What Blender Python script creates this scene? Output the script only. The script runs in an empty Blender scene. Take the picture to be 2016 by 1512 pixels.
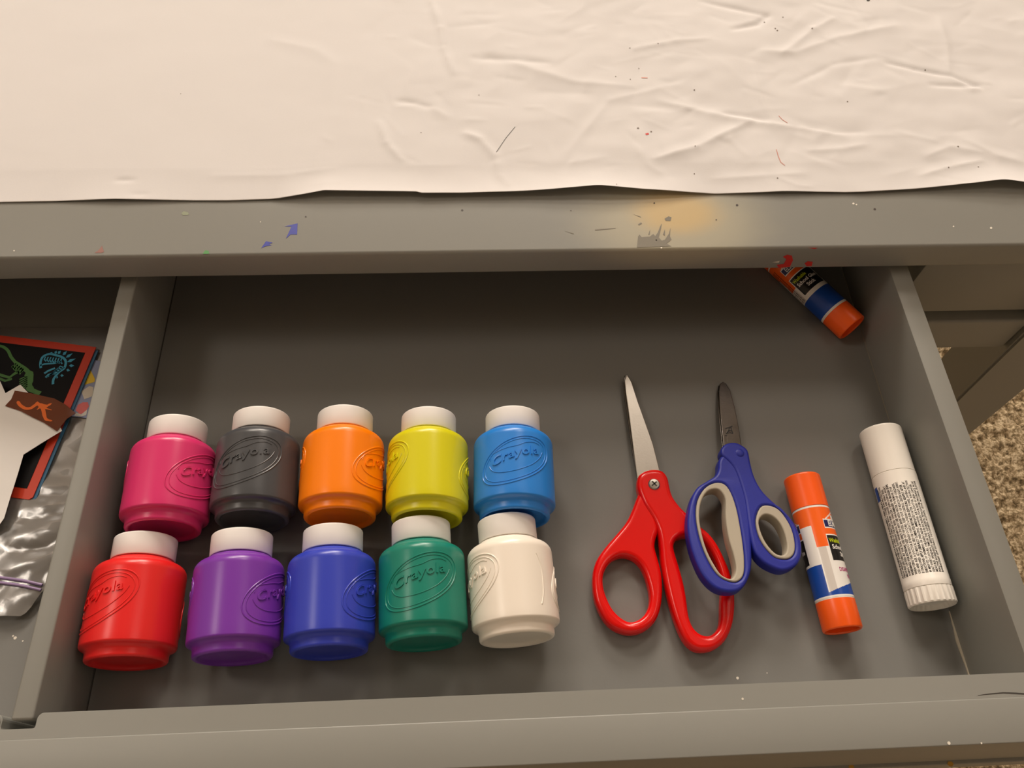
import bpy, bmesh, math, random
from mathutils import Vector, Matrix, noise
MM = 0.001
S = bpy.context.scene
COL = S.collection
random.seed(7)

# ------------------------------------------------------------------ camera
CX, CY, CZ = 174.10, -49.96, 385.18          # millimetres above the drawer floor
ROT = (0.5190590, -0.0326728, -0.0434625)
FPX = 1560.0
cam_d = bpy.data.cameras.new('camera')
cam_d.sensor_width = 36.0
cam_d.lens = FPX / 2016.0 * 36.0
cam_d.clip_start = 0.01
cam = bpy.data.objects.new('camera', cam_d)
COL.objects.link(cam)
cam.location = (CX * MM, CY * MM, CZ * MM)
cam.rotation_euler = ROT
S.camera = cam

# ------------------------------------------------------------------ exposure, world, room lamps
S.view_settings.view_transform = 'Standard'
S.view_settings.look = 'None'
S.view_settings.gamma = 1.0
S.view_settings.use_curve_mapping = False
S.view_settings.exposure = 0.62
W = bpy.data.worlds.new('room_ambience')
S.world = W
W.use_nodes = True
W.node_tree.nodes['Background'].inputs[0].default_value = (1.0, 0.80, 0.62, 1)
W.node_tree.nodes['Background'].inputs[1].default_value = 0.05

def lamp(name, loc, target, size, power, col=(1.0, 0.88, 0.755)):
    d = bpy.data.lights.new(name, 'AREA')
    d.shape = 'DISK'
    d.size = size
    d.energy = power
    d.color = col
    o = bpy.data.objects.new(name, d)
    COL.objects.link(o)
    o.location = [c * MM for c in loc]
    v = Vector(target) - Vector(loc)
    o.rotation_euler = v.to_track_quat('-Z', 'Y').to_euler()
    return o
lamp('ceiling_lamp', (-1150, 450, 1850), (150, 150, 0), 0.45, 3.6)
lamp('ceiling_lamp.001', (1150, 250, 2000), (300, 100, 0), 0.9, 2.4)
lamp('ceiling_lamp.002', (800, 1550, 1800), (280, 230, 0), 0.45, 5.5)
lamp('ceiling_lamp.003', (-350, 2600, 1950), (200, 200, 0), 0.9, 39)
lamp('ceiling_lamp.004', (600, 3900, 1950), (200, 200, 0), 1.2, 98)

# ------------------------------------------------------------------ pixel of the survey -> point of the place (mm)
_Rm = Matrix.Rotation(ROT[2], 3, 'Z') @ Matrix.Rotation(ROT[1], 3, 'Y') @ Matrix.Rotation(ROT[0], 3, 'X')
def ray(px):
    return _Rm @ Vector(((px[0] - 1008) / FPX, -(px[1] - 756) / FPX, -1.0))
def at(x, y, z):
    d = ray((x, y)); t = (z - CZ) / d.z
    return Vector((CX + d.x * t, CY + d.y * t, z))
def atY(x, y, Y):
    d = ray((x, y)); t = (Y - CY) / d.y
    return Vector((CX + d.x * t, Y, CZ + d.z * t))

# ------------------------------------------------------------------ materials
def lin(c):
    return tuple(((v / 255) / 12.92 if v <= 10 else (((v / 255) + .055) / 1.055) ** 2.4) for v in c)
def mat(name, col, rough=0.5, spec=0.5, metal=0.0, bump=0.0, bscale=300.0, vary=0.0, vscale=40.0, srgb=True, coat=0.0):
    m = bpy.data.materials.new(name)
    m.use_nodes = True
    nt = m.node_tree
    b = nt.nodes['Principled BSDF']
    c = lin(col) if srgb else col
    b.inputs['Base Color'].default_value = (*c, 1)
    b.inputs['Roughness'].default_value = rough
    b.inputs['Specular IOR Level'].default_value = spec
    b.inputs['Metallic'].default_value = metal
    if coat:
        b.inputs['Coat Weight'].default_value = coat
        b.inputs['Coat Roughness'].default_value = 0.12
    tc = nt.nodes.new('ShaderNodeTexCoord')
    if vary:
        n = nt.nodes.new('ShaderNodeTexNoise'); n.inputs['Scale'].default_value = vscale; n.inputs['Detail'].default_value = 5
        nt.links.new(tc.outputs['Object'], n.inputs['Vector'])
        mx = nt.nodes.new('ShaderNodeMix'); mx.data_type = 'RGBA'
        mx.inputs[6].default_value = (*[v * (1 - vary) for v in c], 1)
        mx.inputs[7].default_value = (*[min(1, v * (1 + vary)) for v in c], 1)
        nt.links.new(n.outputs['Fac'], mx.inputs[0])
        nt.links.new(mx.outputs[2], b.inputs['Base Color'])
    if bump:
        n2 = nt.nodes.new('ShaderNodeTexNoise'); n2.inputs['Scale'].default_value = bscale; n2.inputs['Detail'].default_value = 3
        nt.links.new(tc.outputs['Object'], n2.inputs['Vector'])
        bp = nt.nodes.new('ShaderNodeBump'); bp.inputs['Strength'].default_value = bump; bp.inputs['Distance'].default_value = 0.0005
        nt.links.new(n2.outputs['Fac'], bp.inputs['Height'])
        nt.links.new(bp.outputs['Normal'], b.inputs['Normal'])
    return m

GREY = mat('grey_satin_paint', (142, 143, 138), 0.42, 0.5, bump=0.05, bscale=220, vary=0.03, vscale=18)
GREYIN = mat('grey_drawer_laminate', (120, 120, 117), 0.5, 0.4, bump=0.06, bscale=500, vary=0.03, vscale=25)
PAPER = mat('white_roll_paper', (219, 217, 217), 0.75, 0.25, bump=0.04, bscale=900)
CAPW = mat('white_cap_plastic', (248, 246, 244), 0.42, 0.4)
WHITEP = mat('white_glossy_plastic', (244, 240, 232), 0.30, 0.5)
SEAM = mat('pale_seam', (138, 134, 120), 0.6); SEAMW = mat('white_seam_filler', (186, 178, 160), 0.6)
SEAMD = mat('dark_seam', (60, 56, 52), 0.7)
STEEL = mat('brushed_steel', (168, 163, 156), 0.34, 0.5, 1.0, bump=0.05, bscale=900)
STEELD = mat('dark_reflection_steel', (112, 108, 105), 0.24, 0.5, 1.0, bump=0.08, bscale=700, vary=.25, vscale=120)  # darker, mottled steel copy; reflection of the dark table edge put into its colour
RED = mat('red_glossy_plastic', (222, 8, 6), 0.22, 0.5)
NAVY = mat('blue_dusty_plastic', (32, 42, 148), 0.45, 0.4, vary=0.12, vscale=400)
GRIP = mat('grey_rubber_grip', (176, 168, 152), 0.6, 0.3)
ORANGE = mat('orange_plastic', (255, 98, 24), 0.30, 0.5)
LORANGE = mat('orange_print', (250, 104, 24), 0.28, 0.5)
LWHITE = mat('white_print', (240, 238, 234), 0.28, 0.5)
LGREY = mat('pale_grey_print', (212, 206, 200), 0.28, 0.5)
LBLUE = mat('blue_print', (24, 74, 168), 0.28, 0.5)
LNAVY = mat('navy_print', (28, 30, 92), 0.28, 0.5)
LBLACK = mat('black_print', (16, 15, 18), 0.30, 0.5)
LYEL = mat('yellow_green_print', (196, 214, 30), 0.3)
LMAG = mat('magenta_print', (176, 40, 120), 0.3)
INK = mat('black_ink', (18, 17, 17), 0.5)

# ------------------------------------------------------------------ object helpers (all mesh data in mm)
def link(name, me, parent=None):
    o = bpy.data.objects.new(name, me)
    COL.objects.link(o)
    if parent: o.parent = parent
    return o
def mesh(name, verts, faces, mats, parent=None, smooth=False, fm=None, angle=None):
    me = bpy.data.meshes.new(name)
    me.from_pydata([(v[0] * MM, v[1] * MM, v[2] * MM) for v in verts], [], faces)
    for m in (mats if isinstance(mats, (list, tuple)) else [mats]): me.materials.append(m)
    if fm: me.polygons.foreach_set('material_index', fm)
    if smooth: me.polygons.foreach_set('use_smooth', [True] * len(me.polygons))
    me.update()
    if smooth and angle:
        me.set_sharp_from_angle(angle=math.radians(angle))
    return link(name, me, parent)
def from_bm(name, bm, m, parent=None, smooth=False, angle=None):
    bmesh.ops.recalc_face_normals(bm, faces=bm.faces)
    v = [tuple(x.co) for x in bm.verts]
    bm.verts.index_update()
    f = [[x.index for x in p.verts] for p in bm.faces]
    bm.free()
    return mesh(name, v, f, m, parent, smooth, None, angle)
def empty(name, loc, label, cat, group=None, rz=0.0):
    o = bpy.data.objects.new(name, None)
    COL.objects.link(o)
    o.empty_display_size = 0.01
    o.location = [c * MM for c in loc]
    o.rotation_euler = (0, 0, rz)
    tag(o, label, cat, group)
    return o
def tag(o, label, cat, group=None, kind=None):
    if label: o['label'] = label
    if cat: o['category'] = cat
    if group: o['group'] = group
    if kind: o['kind'] = kind
def boxbm(bm, x0, x1, y0, y1, z0, z1, bev=0.0, seg=2):
    r = bmesh.ops.create_cube(bm, size=1.0)
    for v in r['verts']:
        v.co = Vector((x0 + (v.co.x + .5) * (x1 - x0), y0 + (v.co.y + .5) * (y1 - y0), z0 + (v.co.z + .5) * (z1 - z0)))
    if bev:
        es = list({e for v in r['verts'] for e in v.link_edges})
        bmesh.ops.bevel(bm, geom=es, offset=bev, segments=seg, affect='EDGES', profile=0.5)
def box(name, x0, x1, y0, y1, z0, z1, m, parent=None, bev=0.8, seg=2):
    bm = bmesh.new()
    boxbm(bm, x0, x1, y0, y1, z0, z1, bev, seg)
    return from_bm(name, bm, m, parent, True, 35)
def prism(name, poly, z0, z1, m, parent=None, bev=0.0):
    """horizontal polygon (x, y) pulled up from z0 to z1"""
    bm = bmesh.new()
    vs = [bm.verts.new((p[0], p[1], z0)) for p in poly]
    f = bm.faces.new(vs)
    r = bmesh.ops.extrude_face_region(bm, geom=[f])
    top = [g for g in r['geom'] if isinstance(g, bmesh.types.BMVert)]
    for v in top: v.co.z = z1
    if bev:
        es = [e for e in bm.edges if e.verts[0] in top and e.verts[1] in top]
        bmesh.ops.bevel(bm, geom=es, offset=bev, segments=2, affect='EDGES')
    bmesh.ops.triangulate(bm, faces=[f for f in bm.faces if len(f.verts) > 4])
    return from_bm(name, bm, m, parent)
def lathe(prof, n=64, ribs=None):
    """profile (r, s) turned about the Y axis; returns verts, faces"""
    v, f = [], []
    for (r, s) in prof:
        for k in range(n):
            a = 2 * math.pi * k / n
            rr = r
            if ribs and ribs[0] <= s <= ribs[1]: rr = r + (0.28 if (k % 4) < 2 else -0.1)
            v.append((rr * math.sin(a), s, rr * math.cos(a)))
    for i in range(len(prof) - 1):
        for k in range(n):
            f.append((i * n + k, i * n + (k + 1) % n, (i + 1) * n + (k + 1) % n, (i + 1) * n + k))
    f.append(tuple(range(n - 1, -1, -1)))
    f.append(tuple((len(prof) - 1) * n + k for k in range(n)))
    return v, f
def arc(cx, cs, r, a0, a1, n=6):
    return [(cx + r * math.cos(math.radians(a0 + (a1 - a0) * i / n)), cs + r * math.sin(math.radians(a0 + (a1 - a0) * i / n))) for i in range(n + 1)]
def catmull(pts, k=4, closed=True):
    out = []
    n = len(pts)
    rng = range(n) if closed else range(n - 1)
    for i in rng:
        g = (lambda j: pts[j % n]) if closed else (lambda j: pts[max(0, min(n - 1, j))])
        p0, p1, p2, p3 = g(i - 1), g(i), g(i + 1), g(i + 2)
        for t in range(k):
            t /= k
            out.append(tuple(0.5 * (2 * p1[a] + (p2[a] - p0[a]) * t + (2 * p0[a] - 5 * p1[a] + 4 * p2[a] - p3[a]) * t * t + (3 * p1[a] - p0[a] - 3 * p2[a] + p3[a]) * t ** 3) for a in range(len(p1))))
    if not closed: out.append(tuple(pts[-1]))
    return out
def slab(loops, half, bev, res=4):
    """closed outlines (x, y) [outer, holes...] -> rounded-edge solid centred on z = 0; verts, faces"""
    cu = bpy.data.curves.new('outline', 'CURVE')
    cu.dimensions = '2D'; cu.fill_mode = 'BOTH'
    cu.extrude = max(half - bev, 0.01); cu.bevel_depth = bev; cu.bevel_resolution = res; cu.offset = -bev
    for lp in loops:
        sp = cu.splines.new('POLY'); sp.points.add(len(lp) - 1)
        for q, p in zip(sp.points, lp): q.co = (p[0], p[1], 0, 1)
        sp.use_cyclic_u = True
    return curve_to_mesh(cu)
def curve_to_mesh(cu):
    o = bpy.data.objects.new('tmp', cu)
    COL.objects.link(o)
    dg = bpy.context.evaluated_depsgraph_get()
    dg.update()
    me = bpy.data.meshes.new_from_object(o.evaluated_get(dg))
    v = [tuple(x.co) for x in me.vertices]
    f = [tuple(p.vertices) for p in me.polygons]
    bpy.data.objects.remove(o); bpy.data.curves.remove(cu); bpy.data.meshes.remove(me)
    return v, f
def text(body, size, bold=0.0, extrude=0.0, align='CENTER', xs=1.0, res=2, sp=1.0):
    cu = bpy.data.curves.new('lettering', 'FONT')
    cu.space_character = sp; cu.body = body; cu.size = size; cu.offset = bold; cu.extrude = extrude
    cu.align_x = align; cu.align_y = 'CENTER'; cu.resolution_u = res
    v, f = curve_to_mesh(cu)
    return [(a[0] * xs, a[1], a[2]) for a in v], f
def tube(path, r, n=6, closed=False):
    """round cord along 3-D points"""
    v, f = [], []
    N = len(path)
    P = [Vector(p) for p in path]
    for i in range(N):
        a = P[(i - 1) % N] if (closed or i > 0) else P[i]
        b = P[(i + 1) % N] if (closed or i < N - 1) else P[i]
        t = (b - a).normalized()
        up = Vector((0, 0, 1)) if abs(t.z) < .9 else Vector((1, 0, 0))
        s = t.cross(up).normalized(); u = s.cross(t)
        for k in range(n):
            an = 2 * math.pi * k / n
            v.append(tuple(P[i] + s * r * math.cos(an) + u * r * math.sin(an)))
    for i in range(N if closed else N - 1):
        j = (i + 1) % N
        for k in range(n):
            f.append((i * n + k, i * n + (k + 1) % n, j * n + (k + 1) % n, j * n + k))
    return v, f
class Acc:
    def __init__(s): s.v, s.f, s.m = [], [], []
    def add(s, vf, mi=0):
        o = len(s.v); s.v += list(vf[0]); s.f += [tuple(i + o for i in p) for p in vf[1]]; s.m += [mi] * len(vf[1])
    def build(s, name, mats, parent=None, smooth=False, angle=None): return mesh(name, s.v, s.f, mats, parent, smooth, s.m, angle)
def ribbon(pts, w, zf, th=0.12):
    """flat painted stroke of width w (number or list) lying on height zf(x, y)"""
    v, f = [], []
    n = len(pts)
    for i, p in enumerate(pts):
        a = pts[max(0, i - 1)]; b = pts[min(n - 1, i + 1)]
        dx, dy = b[0] - a[0], b[1] - a[1]; L = math.hypot(dx, dy) or 1
        ww = (w[i] if isinstance(w, (list, tuple)) else w) / 2
        for s in (-1, 1):
            x, y = p[0] - dy / L * ww * s, p[1] + dx / L * ww * s
            v.append((x, y, zf(x, y) + th))
    for i in range(n - 1): f.append((2 * i, 2 * i + 1, 2 * i + 3, 2 * i + 2))
    return v, f
def flake(pts, zf, th=0.12):
    """flat painted patch from an outline"""
    bm = bmesh.new()
    fc = bm.faces.new([bm.verts.new((p[0], p[1], 0)) for p in pts])
    bmesh.ops.triangulate(bm, faces=[fc])
    bmesh.ops.recalc_face_normals(bm, faces=bm.faces)
    bm.verts.index_update()
    fs = []
    for q in bm.faces:
        ids = [x.index for x in q.verts]
        fs.append(tuple(ids if q.normal.z > 0 else ids[::-1]))
    v = [(x.co.x, x.co.y, zf(x.co.x, x.co.y) + th) for x in bm.verts]
    bm.free()
    return v, fs
def sheet(name, poly, zf, th, m, parent=None, cell=6.0, smooth=True):
    """thin sheet of real thickness with outline poly and height zf"""
    bm = bmesh.new()
    f = bm.faces.new([bm.verts.new((p[0], p[1], 0)) for p in poly])
    bmesh.ops.triangulate(bm, faces=[f])
    for it in range(7):
        es = [e for e in bm.edges if e.calc_length() > cell]
        if not es: break
        bmesh.ops.subdivide_edges(bm, edges=es, cuts=1)
        bmesh.ops.triangulate(bm, faces=[q for q in bm.faces if len(q.verts) > 3])
    bmesh.ops.beautify_fill(bm, faces=bm.faces, edges=[e for e in bm.edges if not e.is_boundary])
    bmesh.ops.recalc_face_normals(bm, faces=bm.faces)
    if sum(q.normal.z for q in bm.faces) < 0: bmesh.ops.reverse_faces(bm, faces=bm.faces)
    bm.verts.index_update()
    n = len(bm.verts)
    top = [(v.co.x, v.co.y, zf(v.co.x, v.co.y)) for v in bm.verts]
    fs = [tuple(x.index for x in q.verts) for q in bm.faces]
    allf = fs + [tuple(i + n for i in q[::-1]) for q in fs]
    for e in bm.edges:
        if e.is_boundary:
            l = e.link_loops[0]; a = l.vert.index; b = l.link_loop_next.vert.index
            allf.append((b, a, a + n, b + n))
    bm.free()
    return mesh(name, top + [(a, b, c - th) for a, b, c in top], allf, m, parent, smooth, None, 40)

# ================================================================== setting: carpeted floor
FZ = -400.0
fm_ = bpy.data.materials.new('beige_flecked_carpet'); fm_.use_nodes = True
nt = fm_.node_tree; bs = nt.nodes['Principled BSDF']; bs.inputs['Roughness'].default_value = 0.95; bs.inputs['Specular IOR Level'].default_value = 0.1
tc = nt.nodes.new('ShaderNodeTexCoord')
n1 = nt.nodes.new('ShaderNodeTexNoise'); n1.inputs['Scale'].default_value = 210; n1.inputs['Detail'].default_value = 4; n1.inputs['Roughness'].default_value = .7
rp = nt.nodes.new('ShaderNodeValToRGB')
rp.color_ramp.elements[0].position = .36; rp.color_ramp.elements[0].color = (*lin((98, 84, 62)), 1)
rp.color_ramp.elements[1].position = .62; rp.color_ramp.elements[1].color = (*lin((228, 210, 178)), 1)
e = rp.color_ramp.elements.new(.5); e.color = (*lin((168, 148, 116)), 1)
nt.links.new(tc.outputs['Object'], n1.inputs['Vector']); nt.links.new(n1.outputs['Fac'], rp.inputs[0]); nt.links.new(rp.outputs[0], bs.inputs['Base Color'])
fl = box('floor', -1500, 2500, -1500, 5200, FZ - 30, FZ, fm_, None, 0)
fl['kind'] = 'structure'
WALLM = mat('warm_white_wall', (178, 168, 156), .85, .2)
for nm_, b_ in (('wall_back', (-1500, 2500, 5200, 5260, FZ, 2060)), ('wall_front', (-1500, 2500, -1560, -1500, FZ, 2060)), ('wall_left', (-1560, -1500, -1560, 5260, FZ, 2060)), ('wall_right', (2500, 2560, -1560, 5260, FZ, 2060)), ('ceiling', (-1560, 2560, -1560, 5260, 2060, 2110))):
    w_ = box(nm_, *b_, WALLM, None, 0)
    w_['kind'] = 'structure'
vs, fs = [], []
gx, gy, st = 150, 190, 3.2
for j in range(gy):
    for i in range(gx):
        x, y = 582 + i * st, -20 + j * st
        q = Vector((x * .11, y * .11, 0))
        h = 5.0 * noise.noise(q) + 3.0 * noise.noise(q * 2.3) + 3.0
        ed = min(i, j, gx - 1 - i, gy - 1 - j)
        vs.append((x + random.uniform(-.6, .6), y + random.uniform(-.6, .6), FZ + (max(h, .2) if ed > 0 else -.5)))
for j in range(gy - 1):
    for i in range(gx - 1):
        a = j * gx + i; fs.append((a, a + 1, a + gx + 1, a + gx))
pile = mesh('carpet_pile', vs, fs, fm_, None, True)
tag(pile, 'beige flecked carpet pile on the floor right of the drawer', 'carpet', None, 'stuff')

# ================================================================== table
H = 44.4                    # height of the drawer walls
TY = 210.5                  # front edge of the table top
TZ0, TZ1 = 47.9, 65.7       # its underside and top
table = empty('art_table', (300, 450, FZ), 'grey painted table under the white paper, top edge marked with paint', 'table')
TO = Vector((300, 450, FZ))
def settle(o, base):
    o.location = [-c * MM for c in base]
    return o
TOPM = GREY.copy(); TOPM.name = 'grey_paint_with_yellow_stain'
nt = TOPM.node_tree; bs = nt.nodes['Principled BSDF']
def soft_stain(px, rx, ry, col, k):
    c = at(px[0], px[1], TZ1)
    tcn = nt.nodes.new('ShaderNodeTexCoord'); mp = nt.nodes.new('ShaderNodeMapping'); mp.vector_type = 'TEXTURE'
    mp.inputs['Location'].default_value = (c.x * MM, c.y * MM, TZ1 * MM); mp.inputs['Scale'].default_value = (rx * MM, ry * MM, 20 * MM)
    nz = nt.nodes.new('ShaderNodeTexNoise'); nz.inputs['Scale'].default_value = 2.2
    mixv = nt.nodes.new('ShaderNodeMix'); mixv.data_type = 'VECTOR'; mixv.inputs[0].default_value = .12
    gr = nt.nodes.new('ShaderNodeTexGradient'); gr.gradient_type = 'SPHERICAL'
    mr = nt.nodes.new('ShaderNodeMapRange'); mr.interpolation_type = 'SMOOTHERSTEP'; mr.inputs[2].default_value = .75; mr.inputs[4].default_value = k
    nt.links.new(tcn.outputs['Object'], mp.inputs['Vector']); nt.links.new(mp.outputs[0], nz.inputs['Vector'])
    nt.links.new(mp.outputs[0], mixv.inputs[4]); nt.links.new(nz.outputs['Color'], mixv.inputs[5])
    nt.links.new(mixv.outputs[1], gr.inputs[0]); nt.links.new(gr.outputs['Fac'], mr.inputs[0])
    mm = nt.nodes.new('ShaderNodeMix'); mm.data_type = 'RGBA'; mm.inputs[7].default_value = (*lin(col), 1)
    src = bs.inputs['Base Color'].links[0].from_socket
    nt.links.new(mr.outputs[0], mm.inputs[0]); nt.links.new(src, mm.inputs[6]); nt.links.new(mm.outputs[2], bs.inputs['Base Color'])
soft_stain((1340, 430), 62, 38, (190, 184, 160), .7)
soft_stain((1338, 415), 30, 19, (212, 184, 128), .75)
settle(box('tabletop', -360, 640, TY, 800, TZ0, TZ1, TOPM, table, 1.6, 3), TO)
LX0, LX1, LY0, LY1 = 526, 575, 215, 253
def leg(x0, x1, y0, y1, inner):
    bm = bmesh.new()
    boxbm(bm, x0, x1, y0, y1, FZ, TZ0, 0)
    for v in bm.verts:
        if v.co.z < FZ + 1:
            if inner > 0 and v.co.x < (x0 + x1) / 2: v.co.x += 16
            if inner < 0 and v.co.x > (x0 + x1) / 2: v.co.x -= 16
    bmesh.ops.bevel(bm, geom=list(bm.edges), offset=1.5, segments=2, affect='EDGES')
    settle(from_bm('leg', bm, GREY, table, True, 35), TO)
leg(LX0, LX1, LY0, LY1, 1)
leg(-340, -292, LY0, LY1, -1)
leg(LX0, LX1, 750, 788, 1)
leg(-340, -292, 750, 788, -1)
settle(box('apron', 433, LX0 + 2, 221, 239, -11, TZ0, GREY, table, .8), TO)
settle(box('apron', -294, -272, 221, 239, -11, TZ0, GREY, table, .8), TO)
settle(box('rail', -294, LX0 + 3, 219, 241, -52, -20, GREY, table, 2.0, 3), TO)
settle(box('back_panel', -294, LX0 + 2, 765, 780, -60, TZ0, GREY, table, .8), TO)
settle(box('side_panel', LX0 + 6, LX0 + 24, LY1 - 1, 751, -60, TZ0, GREY, table, .8), TO)
settle(box('side_panel', -330, -312, LY1 - 1, 751, -60, TZ0, GREY, table, .8), TO)
settle(box('drawer_runner', 423, 443, 239, 740, -12, -7, GREY, table, .6), TO)
settle(box('drawer_runner', -294, -270, 239, 740, -12, -7, GREY, table, .6), TO)

# paint marks on the table's edge
def one(vf, name, m, parent, base, label=None):
    o = settle(mesh(name, vf[0], vf[1], m, parent), base)
    if label: o['label'] = label
    return o
ztop = lambda x, y: TZ1
def pz(pts, z=TZ1): return [(at(a, b, z).x, at(a, b, z).y) for a, b in pts]
PBLUE = mat('blue_paint_mark', (30, 44, 156), .5); PRED = mat('red_paint_mark', (206, 40, 34), .45)
PGREEN = mat('green_paint_mark', (84, 150, 84), .6); PPINK = mat('faded_red_mark', (150, 108, 100), .6)
SCUFF = mat('scuffed_grey_patch', (134, 130, 120), .7, .2); PDARK = mat('dark_fleck', (58, 50, 46), .6); PWHITE = mat('white_fleck', (226, 220, 208), .6)
PFADE = mat('pale_green_mark', (140, 148, 124), .6)
for p in ([(563, 470), (574, 446), (560, 446), (586, 440), (585, 462), (572, 462)], [(514, 489), (524, 475), (537, 478), (529, 481), (535, 483), (523, 485)]): one(flake(pz(p), ztop), 'paint_mark', PBLUE, table, TO, 'blue paint mark')
a = Acc(); a.add(flake(pz([(186, 498), (194, 493), (201, 484), (205, 496), (200, 498)]), ztop)); settle(a.build('paint_mark', PPINK, table), TO)
a = Acc(); a.add(flake(pz([(399, 500), (404, 493), (411, 494), (412, 500)]), ztop)); settle(a.build('paint_mark', PGREEN, table), TO)
a = Acc(); a.add(flake(pz([(357, 420), (362, 416), (371, 419), (372, 423), (360, 424)]), ztop)); settle(a.build('paint_mark', PFADE, table), TO)
a = Acc()
a.add(flake(pz([(1254, 487), (1256, 466), (1259, 462), (1263, 467), (1279, 466), (1286, 461), (1290, 465), (1295, 458), (1300, 445), (1303, 440), (1301, 452), (1297, 468), (1303, 474), (1309, 472), (1317, 460), (1320, 448), (1319, 466), (1322, 472), (1312, 480), (1322, 485)]), ztop))
for p in ([(1308, 431), (1316, 426), (1322, 428), (1320, 435), (1311, 435)], [(1256, 442), (1262, 438), (1264, 440), (1258, 444)], [(1276, 462), (1280, 452), (1279, 462)], [(1305, 462), (1309, 452), (1309, 464)], [(1244, 421), (1262, 427), (1261, 428)], [(1171, 452), (1212, 449), (1212, 450), (1172, 454)], [(1109, 454), (1130, 460), (1129, 461)]):
    a.add(flake(pz(p), ztop))
o = settle(a.build('scuff_patch', SCUFF, table), TO); o['label'] = 'scraped grey patch'
for (x, y, r) in ((602, 427, 1.5), (910, 414, 2), (1451, 404, 2.2), (1722, 412, 2.2), (1288, 400, 1.4), (1410, 433, 1.3), (1124, 415, 1)):
    one(flake(pz([(x + r * 1.2 * math.cos(t), y + r * math.sin(t)) for t in (0, 1, 2, 3, 4, 5)]), ztop), 'dark_fleck', PDARK, table, TO)
for (x, y, r) in ((1680, 401, 2), (1686, 403, 1.6), (1951, 449, 2.2), (1877, 446, 1.5), (1292, 473, 1.3), (513, 437, 1), (1302, 488, 1.6), (28, 494, 1.5)):
    one(flake(pz([(x + r * 1.2 * math.cos(t), y + r * math.sin(t)) for t in (0, 1, 2, 3, 4, 5)]), ztop), 'paint_fleck', PWHITE, table, TO)
def front_flakes(plist, Y):
    v, f = [], []
    for pts in plist:
        fl_ = flake([(atY(x, y, Y).x, atY(x, y, Y).z) for x, y in pts], lambda x, y: 0, 0)
        o_ = len(v); v += [(p[0], Y - .15, p[1]) for p in fl_[0]]; f += [tuple(i + o_ for i in q) for q in fl_[1]]
    return v, f
for p in [[(1529, 521), (1543, 519), (1548, 510), (1541, 505), (1550, 501), (1559, 503), (1561, 512), (1555, 525), (1533, 527)], [(1584, 518), (1590, 514), (1600, 515), (1598, 523), (1588, 524)], [(1592, 488), (1610, 488), (1604, 490)]]:
    one(front_flakes([p], TY), 'paint_mark', PRED, table, TO, 'red paint mark on the front edge')
settle(mesh('paint_fleck', *front_flakes([[(1520, 516), (1535, 513), (1533, 517)]], TY), PWHITE, table), TO)

# ================================================================== drawer
DR = Vector((150, 60, -6))
drawer = empty('drawer', tuple(DR), 'grey drawer pulled out from under the table, holding paint bottles and scissors', 'drawer')
WL, WR = -1.0, 405.0
XL = -255.0
settle(box('bottom_panel', XL, 408, -8, 520, -6, 0, GREYIN, drawer, 0), DR)
settle(box('side_panel', WR, 416, -9, 520, -5.9, H, GREY, drawer, .7), DR)
settle(box('side_panel', XL - 11, XL, -9, 520, -5.9, H, GREY, drawer, .7), DR)
settle(box('back_panel', XL, WR, 509, 520, -.05, H - 3, GREY, drawer, .7), DR)
settle(box('divider', -9.6, WL, -2.4, 508.8, .02, H - .3, GREY, drawer, 1.0, 3), DR)
# inner rail of the front, slotted for the divider
def rnd(cx, cy, r, a0, a1, n=5): return [(cx + r * math.cos(math.radians(a0 + (a1 - a0) * i / n)), cy + r * math.sin(math.radians(a0 + (a1 - a0) * i / n))) for i in range(n + 1)]
sx0, sx1, sy = -12.6, 0.6, -5.6
poly = [(XL - 11, -10.4), (420, -10.4), (420, -9.0), (404.9, -9.0), (404.9, 0)] + rnd(sx1 + 2.4, -2.4, 2.4, 90, 180) + rnd(sx1 - .8, sy + .8, .8, 0, -90, 3) + rnd(sx0 + .8, sy + .8, .8, -90, -180, 3) + rnd(sx0 - 2.4, -2.4, 2.4, 0, 90) + [(XL + .1, 0), (XL + .1, -9), (XL - 11, -9)]
settle(prism('front_rail', poly, -5.8, H, GREY, drawer, .5), DR)
settle(box('slot_floor', sx0 - 2, sx1 + 2, -8, 0, -5.5, 1.0, SEAMD, drawer, 0), DR)
settle(box('front_panel', XL - 60, 474, -26.6, -9.6, -55, H + .35, GREY, drawer, .5, 3), DR)
settle(box('front_moulding', XL - 60, 474, -28.6, -20, -80, -53, GREY, drawer, .8, 3), DR)
# seams of the bottom
settle(box('seam', WR - .4, WR + .05, 38, 300, .0, .2, SEAM, drawer, 0), DR)
settle(prism('seam_filler', [(WR + .05, .05), (WR + .05, 36), (WR - .4, 36), (WR - .7, 28), (WR - 1.5, 22), (WR - 1.1, 16), (WR - .6, 9), (WR - .5, .05)], 0, .5, SEAMW, drawer), DR)
settle(box('seam', WL, WL + .5, .05, 300, .0, .12, SEAMD, drawer, 0), DR)
a = Acc()
a.add(ribbon([(at(x, y, H).x, at(x, y, H).y) for x, y in ((1925, 1369), (1950, 1366), (1975, 1364), (2000, 1365), (2030, 1367))], [.15, .4, .5, .6, .5], lambda x, y: H, .08))
o = settle(a.build('crack', SEAMD, drawer), DR); o['label'] = 'dark crack along the front rail'
PYEL = mat('yellow_paint_mark', (206, 160, 60), .5)
def blob(px, py, r, z, sx=1.0): 
    c = at(px, py, z); return [(c.x + r * sx * math.cos(t), c.y + r * math.sin(t)) for t in (0, 1, 2, 3, 4, 5)]
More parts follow.
